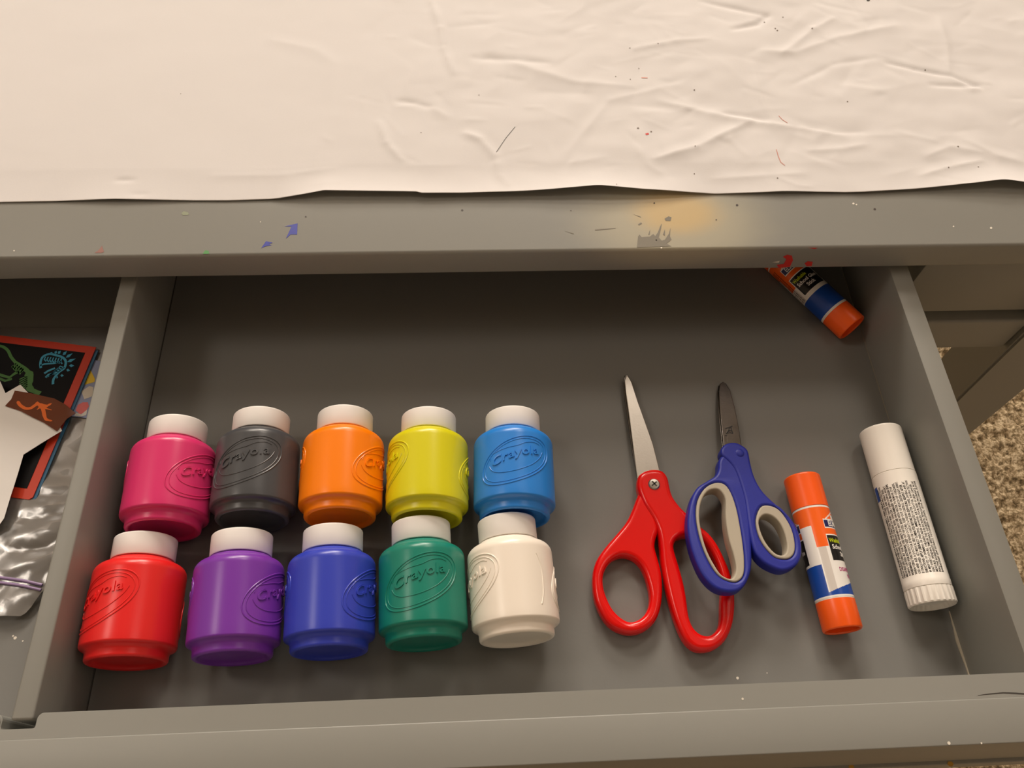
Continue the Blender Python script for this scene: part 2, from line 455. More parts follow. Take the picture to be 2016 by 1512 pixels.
for (x, y, r) in ((1452, 1335, .7), (1462, 1376, .5), (1868, 1463, .7), (1510, 1325, .3), (1932, 1463, .4)):
    zz = .02 if y < 1340 else (H if y < 1400 else H + .5)
    one(flake(blob(x, y, r, zz), lambda x_, y_, zz=zz: zz, .1), 'paint_fleck', PWHITE, drawer, DR)
zl = -53
for (x, y, r) in ((1871, 1504, 1.3), (1676, 1510, 1.2)): one(flake(blob(x, y, r, zl, 1.3), lambda x_, y_: zl, .15), 'paint_mark', PYEL, drawer, DR, 'yellow paint drip')
for (x, y, r) in ((30, 1256, .8), (26, 1252, .5), (45, 1262, .4)): one(flake(blob(x, y, r, 0), lambda x_, y_: 0, .1), 'paint_fleck', PWHITE, drawer, DR)

# ================================================================== white paper on the table
edge = [(-280, 246), (-69, 246.8), (-17, 247.2), (48, 246.3), (75, 247), (88, 248.3), (98, 249.6), (147, 248.6), (149, 247.7), (195, 248.0), (220, 248.6), (242, 249.6), (268, 248.1), (306, 247.7), (354, 247.8), (390, 247.3), (428, 249.1), (467, 251.3), (483, 249.5), (640, 249)]
lift = [(-280, .2), (-40, .3), (-10, 1.0), (30, .3), (70, .4), (98, 2.4), (140, 2.2), (170, 1.8), (205, 2.2), (245, 3.6), (275, 2.2), (298, .8), (308, .3), (345, 1.2), (380, .5), (420, 1.2), (455, 2.6), (470, 3.6), (500, 2.2), (640, 1)]
def lerp(tab, x):
    if x <= tab[0][0]: return tab[0][1]
    for (a0, b0), (a1, b1) in zip(tab, tab[1:]):
        if x <= a1: return b0 + (b1 - b0) * (x - a0) / (a1 - a0)
    return tab[-1][1]
CRE = []
def crease(pts, amp, w):
    q = [at(x, y, TZ1) for x, y in pts]
    for s, t in zip(q, q[1:]): CRE.append((s.x, s.y, t.x, t.y, amp, w))
for pts, amp, w in (
    ([(848, 0), (868, 60), (875, 100), (893, 150)], 1.1, 5), ([(785, 203), (812, 206), (850, 215)], -.8, 5), ([(850, 215), (880, 235)], .6, 6),
    ([(748, 245), (762, 285), (790, 318)], .9, 5), ([(915, 266), (945, 278), (975, 310), (985, 350), (1000, 372)], 1.1, 6),
    ([(1300, 203), (1400, 228), (1500, 245), (1580, 258), (1660, 272)], 1.0, 7), ([(1285, 318), (1370, 295), (1475, 242)], 1.3, 8),
    ([(930, 118), (1010, 122), (1080, 128)], -.8, 6), ([(1010, 128), (1060, 145), (1130, 165), (1250, 175)], .8, 9),
    ([(1440, 62), (1490, 52), (1510, 35), (1380, 5)], -1.1, 5), ([(1500, 105), (1560, 108), (1640, 80), (1760, 55)], .9, 8), ([(1540, 110), (1600, 60), (1640, 40)], .9, 6), ([(1425, 226), (1470, 232), (1510, 240)], -1.1, 4.5), ([(1830, 170), (1905, 174), (1945, 170)], -.9, 4), ([(1720, 118), (1640, 130), (1560, 170)], -.6, 5), ([(1120, 300), (1200, 200), (1330, 170)], .5, 6), ([(1250, 100), (1330, 85), (1400, 80)], .6, 5), ([(1480, 128), (1500, 200), (1520, 240)], .5, 5),
    ([(1745, 127), (1800, 140), (1868, 152), (1930, 176)], -1.2, 4.5), ([(1868, 152), (1862, 90), (1845, 40)], .7, 6), ([(1870, 155), (1910, 180), (1945, 168)], .9, 6),
    ([(1820, 312), (1870, 292), (1930, 305)], .8, 7), ([(1810, 350), (1860, 335), (1930, 320)], 1.2, 7), ([(1700, 290), (1650, 298), (1590, 300)], .7, 6),
    ([(1900, 280), (1960, 310), (2016, 325)], .8, 8), ([(1570, 250), (1640, 265), (1700, 262)], -.7, 8),
    ([(535, 82), (620, 100), (660, 128), (655, 230), (632, 290), (620, 335)], .35, 9), ([(420, 350), (560, 348), (660, 335)], .4, 7),
    ([(1250, 290), (1275, 330), (1300, 345)], .7, 7), ([(1400, 355), (1500, 350), (1580, 345)], .6, 6), ([(1530, 355), (1570, 370), (1600, 372)], .7, 5),
    ([(230, 358), (265, 357)], -.7, 4), ([(260, 386), (290, 386)], -.6, 4)):
    crease(pts, amp, w)
for k in range(120):
    x = random.uniform(110, 560); y = random.uniform(255, 520)
    an = random.gauss(0.15, 0.7); L = random.uniform(8, 38)
    wgt = min(1, max(.15, (x - 90) / 140))
    CRE.append((x - L * math.cos(an) / 2, y - L * math.sin(an) / 2, x + L * math.cos(an) / 2, y + L * math.sin(an) / 2, random.choice((-1, 1)) * random.uniform(.12, .5) * wgt, random.uniform(4, 13)))
for k in range(420):
    x = random.uniform(60, 600); y = random.uniform(250, 520)
    if random.random() > min(1, max(.08, (x - 60) / 130)): continue
    an = random.gauss(0.1, 0.8); L = random.uniform(5, 26)
    CRE.append((x - L * math.cos(an) / 2, y - L * math.sin(an) / 2, x + L * math.cos(an) / 2, y + L * math.sin(an) / 2, random.choice((-1, 1)) * random.uniform(.08, .28), random.uniform(2.5, 6)))
GRIDC = {}
for c in CRE:
    m_ = c[5] + 3
    for i in range(int((min(c[0], c[2]) - m_) // 20), int((max(c[0], c[2]) + m_) // 20) + 1):
        for j in range(int((min(c[1], c[3]) - m_) // 20), int((max(c[1], c[3]) + m_) // 20) + 1):
            GRIDC.setdefault((i, j), []).append(c)
def paper_h(x, y):
    h = 0.0
    for (x0, y0, x1, y1, amp, w) in GRIDC.get((int(x // 20), int(y // 20)), ()):
        dx, dy = x1 - x0, y1 - y0; L2 = dx * dx + dy * dy + 1e-6
        t = ((x - x0) * dx + (y - y0) * dy) / L2
        tt = max(0, min(1, t)); d = math.hypot(x - x0 - tt * dx, y - y0 - tt * dy)
        if d < w:
            q = 1 - d / w
            h += amp * q * q * (.35 + .65 * math.sin(math.pi * min(1, max(0, .1 + .8 * t))))
    k = min(1, max(.18, (x - 60) / 200))
    h += k * (.9 * noise.noise(Vector((x * .022, y * .03, 3))) + .35 * noise.noise(Vector((x * .07, y * .09, 8))))
    h += .5 * noise.noise(Vector((x * .009, y * .012, 1)))
    e_ = max(0.0, 1 - (y - lerp(edge, x)) / 22)
    return TZ1 + max(.12, 1.3 + h * (1 - .6 * e_) - 1.1 * e_ + 1.7 * lerp(lift, x) * e_ * e_)
vs, fs = [], []
nx, ny = 640, 210
for j in range(ny):
    v_ = j / (ny - 1)
    for i in range(nx):
        x = -280 + 900 * i / (nx - 1)
        y0 = lerp(edge, x)
        y = y0 + (540 - y0) * (v_ ** 1.15)
        vs.append((x, y, paper_h(x, y) + .1))
n = len(vs)
for j in range(ny - 1):
    for i in range(nx - 1):
        q = j * nx + i; fs.append((q, q + 1, q + nx + 1, q + nx))
vs += [(x, y, z - .1) for x, y, z in vs]
fs += [tuple(i + n for i in f[::-1]) for f in fs]
rim = [i for i in range(nx)] + [j * nx + nx - 1 for j in range(1, ny)] + [(ny - 1) * nx + i for i in range(nx - 2, -1, -1)] + [j * nx for j in range(ny - 2, 0, -1)]
for p_, q_ in zip(rim, rim[1:] + rim[:1]): fs.append((q_, p_, p_ + n, q_ + n))
PB = Vector((170, 400, TZ1))
paper = empty('table_paper', tuple(PB), 'large creased white paper covering the table top', 'paper')
settle(mesh('paper_sheet', vs, fs, PAPER, paper, True), PB)
zp = lambda x, y: paper_h(x, y) + .1
PPIN = mat('pink_crayon', (214, 150, 138), .7); PDOT = mat('grey_speck', (120, 108, 100), .7)
def pp(pts): return [(at(x, y, TZ1 + 1.3).x, at(x, y, TZ1 + 1.3).y) for x, y in pts]
one(ribbon(pp([(977, 301), (986, 287), (995, 274), (1004, 263), (1014, 251)]), .28, zp, .15), 'stray_hair', INK, paper, PB)
one(ribbon(pp([(1528, 295), (1532, 308), (1537, 320), (1545, 326)]), .45, zp, .15), 'crayon_mark', PPIN, paper, PB)
one(ribbon(pp([(1533, 228), (1540, 236), (1550, 243)]), .4, zp, .15), 'crayon_mark', PPIN, paper, PB)
one(ribbon(pp([(1263, 152), (1275, 153)]), .8, zp, .15), 'crayon_mark', PPIN, paper, PB)
one(flake(pp([(1270, 264), (1276, 262), (1278, 265), (1272, 267)]), zp, .15), 'paint_speck', PRED, paper, PB)
for (x, y, r) in ((1256, 253, 2), (1282, 259, 1.6), (1709, 1, 3), (1530, 61, 1.6), (1526, 57, 1.4), (1505, 43, 1.2), (1598, 58, 1.4), (1541, 35, 1.2), (1240, 95, 1.2), (1295, 88, 1), (1212, 151, 1), (1241, 156, 1), (1258, 133, 1), (1367, 177, 1.4), (1822, 137, 1.3), (1668, 201, 1.2), (1885, 290, 1.6), (1866, 332, 1.2), (1925, 330, 1.2), (1367, 342, 1.2), (1530, 352, 1.4), (829, 262, 1), (356, 185, .8), (943, 188, 1), (1212, 372, 1.2), (1367, 292, 1)):
    one(flake(pp([(x + r * 1.2 * math.cos(t), y + r * .8 * math.sin(t)) for t in (0, 1, 2, 3, 4, 5)]), zp, .15), 'ink_speck', PDOT if r < 2.5 else INK, paper, PB)

# ================================================================== paint bottles
R0 = 20.0
body_prof = [(4, .9), (13.4, .8), (14.2, .2), (14.7, -.6)] + arc(15.8, .1, 1.25, -150, 0, 9) + [(17.1, 2.2), (17.4, 3.2), (18.2, 3.9)] + arc(18.6, 5.6, 1.4, -75, 0, 6) + [(R0, 9), (R0, 20), (R0, 30), (R0, 36.6)] + arc(R0 - 5.0, 36.8, 5.0, 4, 78, 10) + [(14.6, 42.6), (14.2, 43.3), (12.6, 43.7), (12.4, 45.5)]
cap_prof = [(12.9, 44.2), (13.7, 44.2), (13.95, 44.5), (13.95, 53.6)] + arc(12.9, 53.7, 1.05, 0, 90, 6) + [(6, 54.75)]
bv, bf = lathe(body_prof, 96); cv, cf = lathe(cap_prof, 72)
def wrapc(v, th0, s0, R, z0=0.0):
    """(u, s, height) -> on a cylinder of radius R about Y; u runs to +x at the top"""
    out = []
    for (u, s, h) in v:
        a_ = th0 + u / R
        out.append(((R + h + z0) * math.sin(a_), s0 + s, (R + h + z0) * math.cos(a_)))
    return out
def logo_acc():
    a = Acc()
    def ell(k, kx, r, up):
        p = []
        for i in range(72):
            t = 2 * math.pi * i / 72
            x = 18.0 * k * math.cos(t); y = 11.3 * k * kx * math.sin(t) + .31 * x
            p.append((x, y, up))
        q = wrapc(p, 0, 0, R0)
        return tube(q, r, 6, True)
    a.add(ell(1.0, 1.0, .36, -.02)); a.add(ell(.905, .98, .24, .0))
    p = [(-13.5, -2.5), (-11.5, -5.2), (-7, -6.6), (0, -5.8), (7, -2.8), (12, 1.5), (14.2, 5.2)]
    a.add(tube(wrapc([(x, y, .02) for x, y in catmull(p, 4, False)], 0, 0, R0), .24, 6))
    tv, tf = text('Crayola', 6.3, .09, .36, xs=1.10, sp=1.08, res=3)
    def bendt(v): return [(x, y + .30 * x + 1.9 + 1.3 * math.cos(x / 13.0 * math.pi / 2), z) for x, y, z in v]
    a.add((wrapc(bendt(tv), 0, 0, R0, .12), tf))
    # outline round the lettering
    up = [(-13, -.2), (-12.2, 2.6), (-9, 4.0), (-4, 5.4), (1, 6.5), (5, 8.3), (9.5, 9.0), (12.5, 8.2)]
    up = [(x, y + .6) for x, y in up]
    a.add(tube(wrapc([(x, y, .02) for x, y in catmull(up, 4, False)], 0, 0, R0), .22, 6))
    return a
LA = logo_acc()
def bottle(x, y, rz, rgb, theta, label):
    b = empty('paint_bottle', (x, y, 0), label, 'bottle', 'bottles of poster paint in the drawer', rz)
    m = mat('paint_plastic', rgb, .30, .5)
    bo = mesh('body', [(p[0], p[1], p[2] + R0 + .05) for p in bv], bf, m, b, True, None, 55)
    cp = mesh('cap', [(p[0], p[1], p[2] + R0 + .05) for p in cv], cf, CAPW, b, True, None, 50)
    for k in (0, 1):
        th = math.radians(theta + 180 * k)
        c, s = math.cos(th), math.sin(th)
        v = [(p[0] * c + p[2] * s, p[1] + 22.4, -p[0] * s + p[2] * c + R0 + .05) for p in LA.v]
        if min(p[2] for p in v) < .06 and k == 1 and False: continue
        v = [(p[0], p[1], max(p[2], .03)) for p in v]
        mesh('embossed_logo', v, LA.f, m, bo, True, None, 40)
    return b, bo, m
deg = math.radians
# x, y are a point 22 mm up the axis
def place(xm, ym, d, *rest):
    t = deg(d)                                     # turned clockwise so that a positive value leans the cap right
    return bottle(xm - 22 * math.sin(t), ym - 22 * math.cos(t), -t, *rest)
place(25.8, 105.0, -1.5, (216, 50, 112), 66, 'pink paint bottle with white cap, in the left corner behind the red bottle')
place(67.0, 108.4, -1.5, (72, 74, 78), -4, 'black paint bottle with white cap, between the pink and orange bottles')
place(108.9, 108.2, -0.6, (255, 134, 0), 74, 'orange paint bottle with white cap, behind the blue and purple bottles')
place(151.0, 106.1, 0.5, (218, 212, 24), -76, 'yellow paint bottle with white cap, behind the green bottle')
place(193.7, 105.4, 1.3, (42, 132, 222), 1, 'sky blue paint bottle with white cap, at the right end of the back row')
place(20.4, 45.2, -1.3, (228, 36, 36), -29, 'red paint bottle with white cap, at the left end of the front row')
place(65.5, 45.5, -2.5, (122, 54, 168), 73, 'purple paint bottle with white cap, between the red and dark blue bottles')
place(107.6, 46.3, -1.9, (52, 68, 190), 75, 'dark blue paint bottle with white cap, between the purple and green bottles')
place(149.2, 48.6, -2.2, (20, 130, 112), 0, 'green paint bottle with white cap, left of the white bottle')
b, bo, m = place(190.6, 48.9, -2.8, (246, 238, 226), -70, 'cream white paint bottle with white cap, at the right end of the front row')
rg = catmull([(9.5, 33, .0), (11.3, 28, .0), (11.8, 22, .0), (11.2, 15, .0), (9.6, 10, .0)], 4, False)
v, f = tube(wrapc(rg, 0.12, 0, R0), .3, 6)
mesh('grip_ridge', [(p[0], p[1], p[2] + R0 + .05) for p in v], f, m, bo, True)

# ================================================================== scissors
ZX, ZY, ZS = 1140.0, 720.0, 2.6065            # survey frame of the scissors
def zpts(pts, zf):
    out = []
    for (x, y) in pts:
        px, py = ZX + x / ZS, ZY + y / ZS
        q = at(px, py, 5)
        for _ in range(4): q = at(px, py, zf(q.x, q.y))
        out.append((q.x, q.y))
    return out
def solid(name, loops, half, bev, zc, m, parent, base, sm=3, res=4):
    v, f = slab([catmull(l, sm) for l in loops], half, bev, res)
    v = [(p[0], p[1], p[2] + zc(p[0], p[1])) for p in v]
    return settle(mesh(name, v, f, m, parent, True, None, 50), base)
def blade(name, pts, z, half, m, parent, base, zc=None):
    zc = zc or (lambda x, y: z)
    v, f = slab([pts], half, min(.35, half * .6), 1)
    return settle(mesh(name, [(p[0], p[1], p[2] + zc(p[0], p[1])) for p in v], f, m, parent), base)
zr = lambda x, y: 5.4
SB = Vector((278, 95, 0))
sc = empty('scissors', tuple(SB), 'closed scissors with glossy red handles and a silver blade', 'scissors')
L_out = [(318, 640), (292, 690), (275, 735), (242, 805), (190, 870), (130, 940), (85, 1010), (68, 1090), (75, 1190), (105, 1270), (150, 1335), (210, 1370), (270, 1380), (330, 1365), (385, 1320), (415, 1250), (425, 1160), (420, 1070), (400, 990), (386, 935), (392, 890), (405, 850), (400, 800), (370, 740), (345, 690)]
L_in = [(200, 985), (245, 983), (290, 1005), (325, 1050), (350, 1120), (362, 1190), (352, 1250), (320, 1295), (270, 1318), (225, 1305), (175, 1260), (140, 1195), (122, 1130), (125, 1070), (155, 1015)]
R_out = [(305, 570), (340, 548), (385, 542), (425, 552), (450, 585), (460, 630), (475, 680), (510, 730), (550, 770), (600, 820), (660, 870), (705, 930), (745, 1010), (775, 1090), (790, 1180), (790, 1270), (775, 1350), (740, 1420), (690, 1460), (640, 1472), (590, 1465), (545, 1430), (510, 1370), (480, 1290), (455, 1200), (435, 1110), (420, 1020), (412, 930), (400, 860), (370, 790), (325, 720), (298, 650), (294, 605)]
R_in = [(484, 960), (482, 925), (500, 897), (545, 882), (595, 886), (640, 922), (680, 982), (712, 1060), (726, 1140), (722, 1230), (720, 1310), (703, 1360), (665, 1390), (620, 1385), (580, 1350), (557, 1290), (545, 1200), (530, 1120), (508, 1040)]
solid('handle', [zpts(L_out, zr), zpts(L_in, zr)], 4.0, 2.5, lambda x, y: 4.2, RED, sc, SB)
solid('handle', [zpts(R_out, zr), zpts(R_in, zr)], 4.2, 2.6, lambda x, y: 5.2, RED, sc, SB)
zb = lambda x, y: 4.2
bl = [(296, 580), (275, 420), (255, 270), (236, 135), (231, 85), (238, 54), (248, 54), (268, 90), (300, 190), (340, 300), (378, 410), (418, 570), (390, 640), (330, 650)]
blade('blade', zpts(bl, zb), 5.0, .7, STEEL, sc, SB)
bl2 = [(300, 580), (270, 420), (250, 270), (230, 135), (226, 82), (233, 50), (246, 49), (264, 80), (290, 190), (330, 300), (368, 410), (405, 570), (380, 630), (340, 630)]
blade('blade', zpts(bl2, zb), 3.3, .7, STEELD, sc, SB)
q = zpts([(385, 608)], lambda x, y: 9.5)[0]
sv, sf = lathe([(3.0, 0), (3.0, .5), (2.5, 1.0), (1.2, 1.15)], 32)
scr = settle(mesh('screw', [(p[0] + q[0], p[2] + q[1], p[1] + 9.2) for p in sv], sf, STEEL, sc, True, None, 30), SB)
bm = bmesh.new(); boxbm(bm, -1.7, 1.7, -.35, .35, -.1, .1); boxbm(bm, -.35, .35, -1.7, 1.7, -.1, .1)
for v in bm.verts:
    x, y = v.co.x, v.co.y; v.co.x = x * .8 - y * .6 + q[0]; v.co.y = x * .6 + y * .8 + q[1]; v.co.z += 10.33
from_bm('screw_slot', bm, SEAMD, scr)

zbl = lambda x, y: 4.0 + .098 * (166 - y) - max(0, x - 303) * .10
SB2 = Vector((310, 95, 0))
s2 = empty('scissors', tuple(SB2), 'small scissors with dusty blue handles, grey finger grips and a dark blade', 'scissors')
A_out = [(730, 470), (712, 500), (710, 535), (695, 570), (650, 600), (605, 630), (575, 680), (557, 750), (552, 830), (565, 920), (590, 1000), (625, 1075), (670, 1130), (720, 1160), (780, 1168), (830, 1150), (865, 1095), (881, 1020), (879, 900), (873, 800), (860, 700), (850, 620), (835, 560), (805, 505), (770, 475)]
A_mid = [(690, 610), (740, 616), (775, 662), (802, 740), (820, 830), (834, 920), (842, 1010), (838, 1076), (815, 1108), (780, 1115), (720, 1090), (678, 1040), (638, 960), (610, 870), (596, 780), (604, 700), (640, 638)]
A_in = [(690, 640), (720, 650), (745, 692), (746, 760), (750, 820), (764, 900), (788, 980), (800, 1045), (790, 1086), (768, 1100), (725, 1080), (692, 1035), (652, 958), (625, 870), (612, 780), (622, 705), (652, 655)]
B_out = [(722, 440), (745, 412), (790, 403), (830, 418), (860, 445), (872, 500), (890, 570), (925, 640), (980, 700), (1040, 750), (1085, 800), (1118, 860), (1133, 930), (1130, 992), (1102, 1037), (1050, 1060), (1000, 1052), (940, 1020), (897, 970), (874, 900), (858, 810), (843, 700), (818, 610), (792, 540), (760, 500), (727, 470)]
B_mid = [(922, 738), (960, 727), (1010, 745), (1050, 790), (1082, 850), (1098, 920), (1094, 970), (1070, 996), (1035, 1000), (990, 986), (940, 932), (910, 870), (900, 800)]
B_in = [(938, 776), (970, 776), (1008, 802), (1038, 850), (1057, 915), (1055, 964), (1034, 982), (995, 970), (950, 918), (922, 856), (914, 805)]
zt_ = lambda x, y: zbl(x, y) + 2.6
zc2 = lambda x, y: zbl(x, y) + .6
ha = solid('handle', [zpts(A_out, zt_), zpts(A_mid, zt_)], 4.2, 1.5, zc2, NAVY, s2, SB2)
o = solid('finger_grip', [zpts(A_mid, zt_), zpts(A_in, zt_)], 4.3, .7, zc2, GRIP, ha, Vector((0, 0, 0)), 3, 2); o['label'] = 'grey lining of the large loop'
hb = solid('handle', [zpts(B_out, zt_), zpts(B_mid, zt_)], 4.2, 1.5, lambda x, y: zbl(x, y) + 1.3, NAVY, s2, SB2)
o = solid('finger_grip', [zpts(B_mid, zt_), zpts(B_in, zt_)], 4.3, .7, lambda x, y: zbl(x, y) + 1.3, GRIP, hb, Vector((0, 0, 0)), 3, 2); o['label'] = 'grey lining of the small loop'
bl = [(742, 425), (738, 380), (728, 290), (720, 200), (717, 130), (722, 95), (738, 82), (754, 92), (776, 130), (800, 220), (818, 310), (836, 425), (800, 470), (760, 465)]
blade('blade', zpts(bl, zbl), 0, .6, STEELD, s2, SB2, lambda x, y: zbl(x, y) - .3)
bl2 = [(x - 4, y + 3) for x, y in bl]
blade('blade', zpts(bl2, zbl), 0, .6, STEELD, s2, SB2, lambda x, y: zbl(x, y) - 1.7)
a = Acc(); zk = lambda x, y: zbl(x, y) + .3
for pts, w in (([(752, 322), (768, 318), (786, 310)], .55), ([(772, 320), (766, 336), (757, 348)], .5), ([(780, 316), (782, 330), (790, 346)], .5), ([(764, 336), (782, 332)], .5), ([(755, 347), (775, 343), (792, 349)], .45), ([(750, 358), (760, 359)], .5)):
    a.add(ribbon(zpts(pts, zk), w, zk, .1))
o = settle(a.build('blade_mark', INK, s2), SB2); o['label'] = 'black letters stamped on the blade'
q = zpts([(817, 458)], lambda x, y: 11)[0]
sv, sf = lathe([(2.3, 0), (2.3, .5), (1.8, .9), (.8, 1.0)], 28)
settle(mesh('rivet', [(p[0] + q[0], p[2] + q[1], p[1] + zbl(*q) + 5.2) for p in sv], sf, NAVY, s2, True, None, 40), SB2)

# ================================================================== glue sticks
GR = 10.0
def glue(base, tip, theta, label, full_blue=False):
    bx, by = base; d = Vector((tip[0] - bx, tip[1] - by)); rz = math.atan2(d.y, d.x) - math.pi / 2
    g = empty('glue_stick', (bx, by, 0), label, 'glue stick', 'glue sticks in the drawer', rz)
    up = lambda v: [(p[0] * .91, p[1], (p[2] + GR + .15) * .91) for p in v]
    v, f = lathe([(8.4, 6.0), (8.4, .7), (8.9, .1), (9.4, .0), (9.8, .3), (GR, .8), (GR, 13.4), (9.75, 13.5)], 72)
    b_ = mesh('base', up(v), f, ORANGE, g, True, None, 35)
    v, f = lathe([(9.7, 13.4), (9.9, 13.5), (9.9, 59.4), (9.7, 59.5)], 72)
    tb = mesh('tube', up(v), f, WHITEP, g, True, None, 35)
    v, f = lathe([(9.75, 59.5), (10.05, 59.6), (10.0, 76.2)] + arc(9.0, 76.6, 1.0, 0, 90, 5) + [(4, 77.7)], 72)
    mesh('cap', up(v), f, ORANGE, g, True, None, 35)
    # printed sleeve
    NA, NS = 200, 150
    vs, fs, ms = [], [], []
    for j in range(NS + 1):
        s = 14.0 + 45.0 * j / NS
        for i in range(NA):
            a_ = 2 * math.pi * i / NA
            vs.append((GR * math.sin(a_), s, GR * math.cos(a_)))
    def ink(phi, s, first):
        if s < 14.9 or s > 58.3: return 0
        if abs(phi) < 54 and 30.4 < s < 44.2:
            return 3 if (abs(phi) < 51 and 31 < s < 43.6) else 0
        ap = abs(phi)
        if 47.4 < s < 52.0 and ap < 50: return 4 if (ap < 47 and 47.9 < s < 51.5) else 0
        roof = 56.6 - ap * .105
        if ap < 46 and 52.0 <= s < roof: return 0 if s > roof - .7 else (0 if (ap < 14 and s < 54.5) else 1)
        if full_blue:
            if s < 28.5: return 2
        else:
            lim = 58 if first else 13
            if lim < phi and s < 29.8: return 2
            if phi <= lim and s < 16.4 + (phi + 86) * .05: return 2
        if s > 49.3: return 1
        if phi < 50 and s > 38.3: return 1
        if -86 < phi < -62 and s < 38.3: return 5
        return 0
    for j in range(NS):
        for i in range(NA):
            fs.append((j * NA + i, j * NA + (i + 1) % NA, (j + 1) * NA + (i + 1) % NA, (j + 1) * NA + i))
            ph = (math.degrees(2 * math.pi * (i + .5) / NA) - theta + 90) % 180 - 90
            fst = math.cos(2 * math.pi * (i + .5) / NA - math.radians(theta)) > 0
            ms.append(ink(ph, 14 + 45 * (j + .5) / NS, fst))
    lb = mesh('label', up(vs), fs, [LWHITE, LORANGE, LBLUE, LBLACK, LNAVY, LGREY], g, True, ms)
    a = Acc()
    for k in (0, 180):
        th = math.radians(theta + k)
        for body, size, s, u, bold, mi, xs in (("ELMER'S", 4.0, 49.7, 0, .10, 0, .86), ('Washable', 3.0, 41.0, -3.2, .06, 1, .85), ('School Glue', 3.2, 37.8, 0, .08, 0, .95), ('Stick', 3.2, 34.4, 0, .08, 0, .95), ('DISAPPEARING', 2.7, 26.8, .8, .04, 2, .86), ('PURPLE', 2.7, 23.6, 2.4, .04, 2, .95)):
            if mi == 2 and (full_blue or k): continue
            v, f = text(body, size, bold, .03, xs=xs)
            a.add((up(wrapc([(x + u, y, z) for x, y, z in v], th, s, GR, .07)), f), mi)
    if full_blue:
        for r in range(3):
            v, f = text('NET WT SAFE WASHABLE NONTOXIC SCHOOL', 1.5, .02, .03, xs=.8)
            a.add((up(wrapc([(-y + r * 1.9, x, z) for x, y, z in v], math.radians(theta - 92), 42, GR, .07)), f), 3)
    a.build('lettering', [LWHITE, LYEL, LMAG, LBLACK], lb)
    return g
glue((345.6, 26.8), (343.4, 104.8), 55, 'orange, white and blue glue stick beside the blue scissors')
g0 = at(1677.7, 643.4, 10); g1 = at(1648.5, 615.5, 10); g2 = at(1566, 540, 10)
dv = (Vector((g2.x, g2.y)) - Vector((g0.x, g0.y))).normalized()
bx, by = g0.x - dv.x * .5, g0.y - dv.y * .5
glue((bx, by), (bx + dv.x * 78, by + dv.y * 78), -19, 'orange capped glue stick in the shaded back corner, half under the table', True)

# ================================================================== sunscreen stick
WR_ = 11.8
ss = empty('sunscreen_stick', (391.2, 36.2, 0), 'white sunscreen stick covered in tiny black print, against the right drawer side', 'sunscreen stick')
up = lambda v: [(p[0] * .92, p[1], (p[2] + WR_ + .35) * .92) for p in v]
v, f = lathe([(9.5, 2.5), (10.3, 1.2), (10.8, .1), (11.3, .0), (11.6, .6), (11.6, 7.6), (11.2, 7.8)], 96, (.5, 7.7))
mesh('dial', up(v), f, WHITEP, ss, True, None, 25)
v, f = lathe([(11.2, 7.8), (11.7, 8.0), (11.8, 9.0), (11.8, 11.0), (11.7, 11.2), (11.7, 66.5), (11.3, 66.8), (11.0, 67.0)], 72)
tb = mesh('tube', up(v), f, WHITEP, ss, True, None, 30)
v, f = lathe([(11.0, 66.9), (11.55, 67.0), (11.5, 91.5)] + arc(10.3, 91.9, 1.2, 0, 90, 5) + [(5, 93.2)], 72)
mesh('cap', up(v), f, WHITEP, ss, True, None, 35)
LINES = ['ACTIVE INGREDIENTS PURPOSE SUNSCREEN. USES: HELPS PREVENT', 'HELPS PREVENT SUNBURN. IF USED AS DIRECTED WITH OTHER SUN PROTECTION', 'MEASURES (SEE DIRECTIONS), DECREASES THE RISK OF SKIN CANCER AND EARLY SKIN', 'AGING CAUSED BY THE SUN. WARNINGS: SKIN CANCER / SKIN AGING ALERT', 'WARNINGS: FOR EXTERNAL USE ONLY. DO NOT USE ON DAMAGED OR BROKEN SKIN.', 'WHEN USING THIS PRODUCT KEEP OUT OF EYES. RINSE WITH WATER TO REMOVE. STOP', 'USE AND ASK A DOCTOR IF RASH OCCURS. KEEP OUT OF REACH OF CHILDREN.', 'IF SWALLOWED, GET MEDICAL HELP OR CONTACT A POISON CONTROL CENTER RIGHT AWAY.', 'DIRECTIONS: APPLY LIBERALLY 15 MINUTES BEFORE SUN EXPOSURE. REAPPLY AFTER', '80 MINUTES OF SWIMMING OR SWEATING, IMMEDIATELY AFTER TOWEL DRYING AND AT', 'LEAST EVERY 2 HOURS. CHILDREN UNDER 6 MONTHS: ASK A DOCTOR. SUN PROTECTION', 'MEASURES. SPENDING TIME IN THE SUN INCREASES YOUR RISK OF SKIN CANCER.', 'INACTIVE INGREDIENTS: BEESWAX, OZOKERITE, PETROLATUM, FRAGRANCE, ALOE', 'BARBADENSIS LEAF EXTRACT, TOCOPHERYL ACETATE, CETYL ALCOHOL, FLAVOR']
a = Acc()
for k, t in enumerate(LINES):
    v, f = text(t, 1.85, .05 if k in (0, 4, 8) else .025, .02, align='LEFT', res=1)
    w = max(p[0] for p in v)
    xs = min(46.0 + 1.5 * math.sin(k * 2.1), 46.5) / w
    u0 = -13.3 + k * 1.72
    a.add((up(wrapc([(u0 - y, x * xs, z) for x, y, z in v], math.radians(-22), 13.5, 11.7, .06)), f), 0)
lt = a.build('lettering', [INK], tb)
vs, fs = [], []
for j in range(2):
    for i in range(9):
        u = -17.4 + i * .5
        vs.append((u, 53.5 + j * 7.5, .05))
for i in range(8): fs.append((i, i + 1, i + 10, i + 9))
o = mesh('printed_square', up(wrapc(vs, math.radians(-22), 0, 11.7)), fs, LBLUE, tb); o['label'] = 'blue printed square'

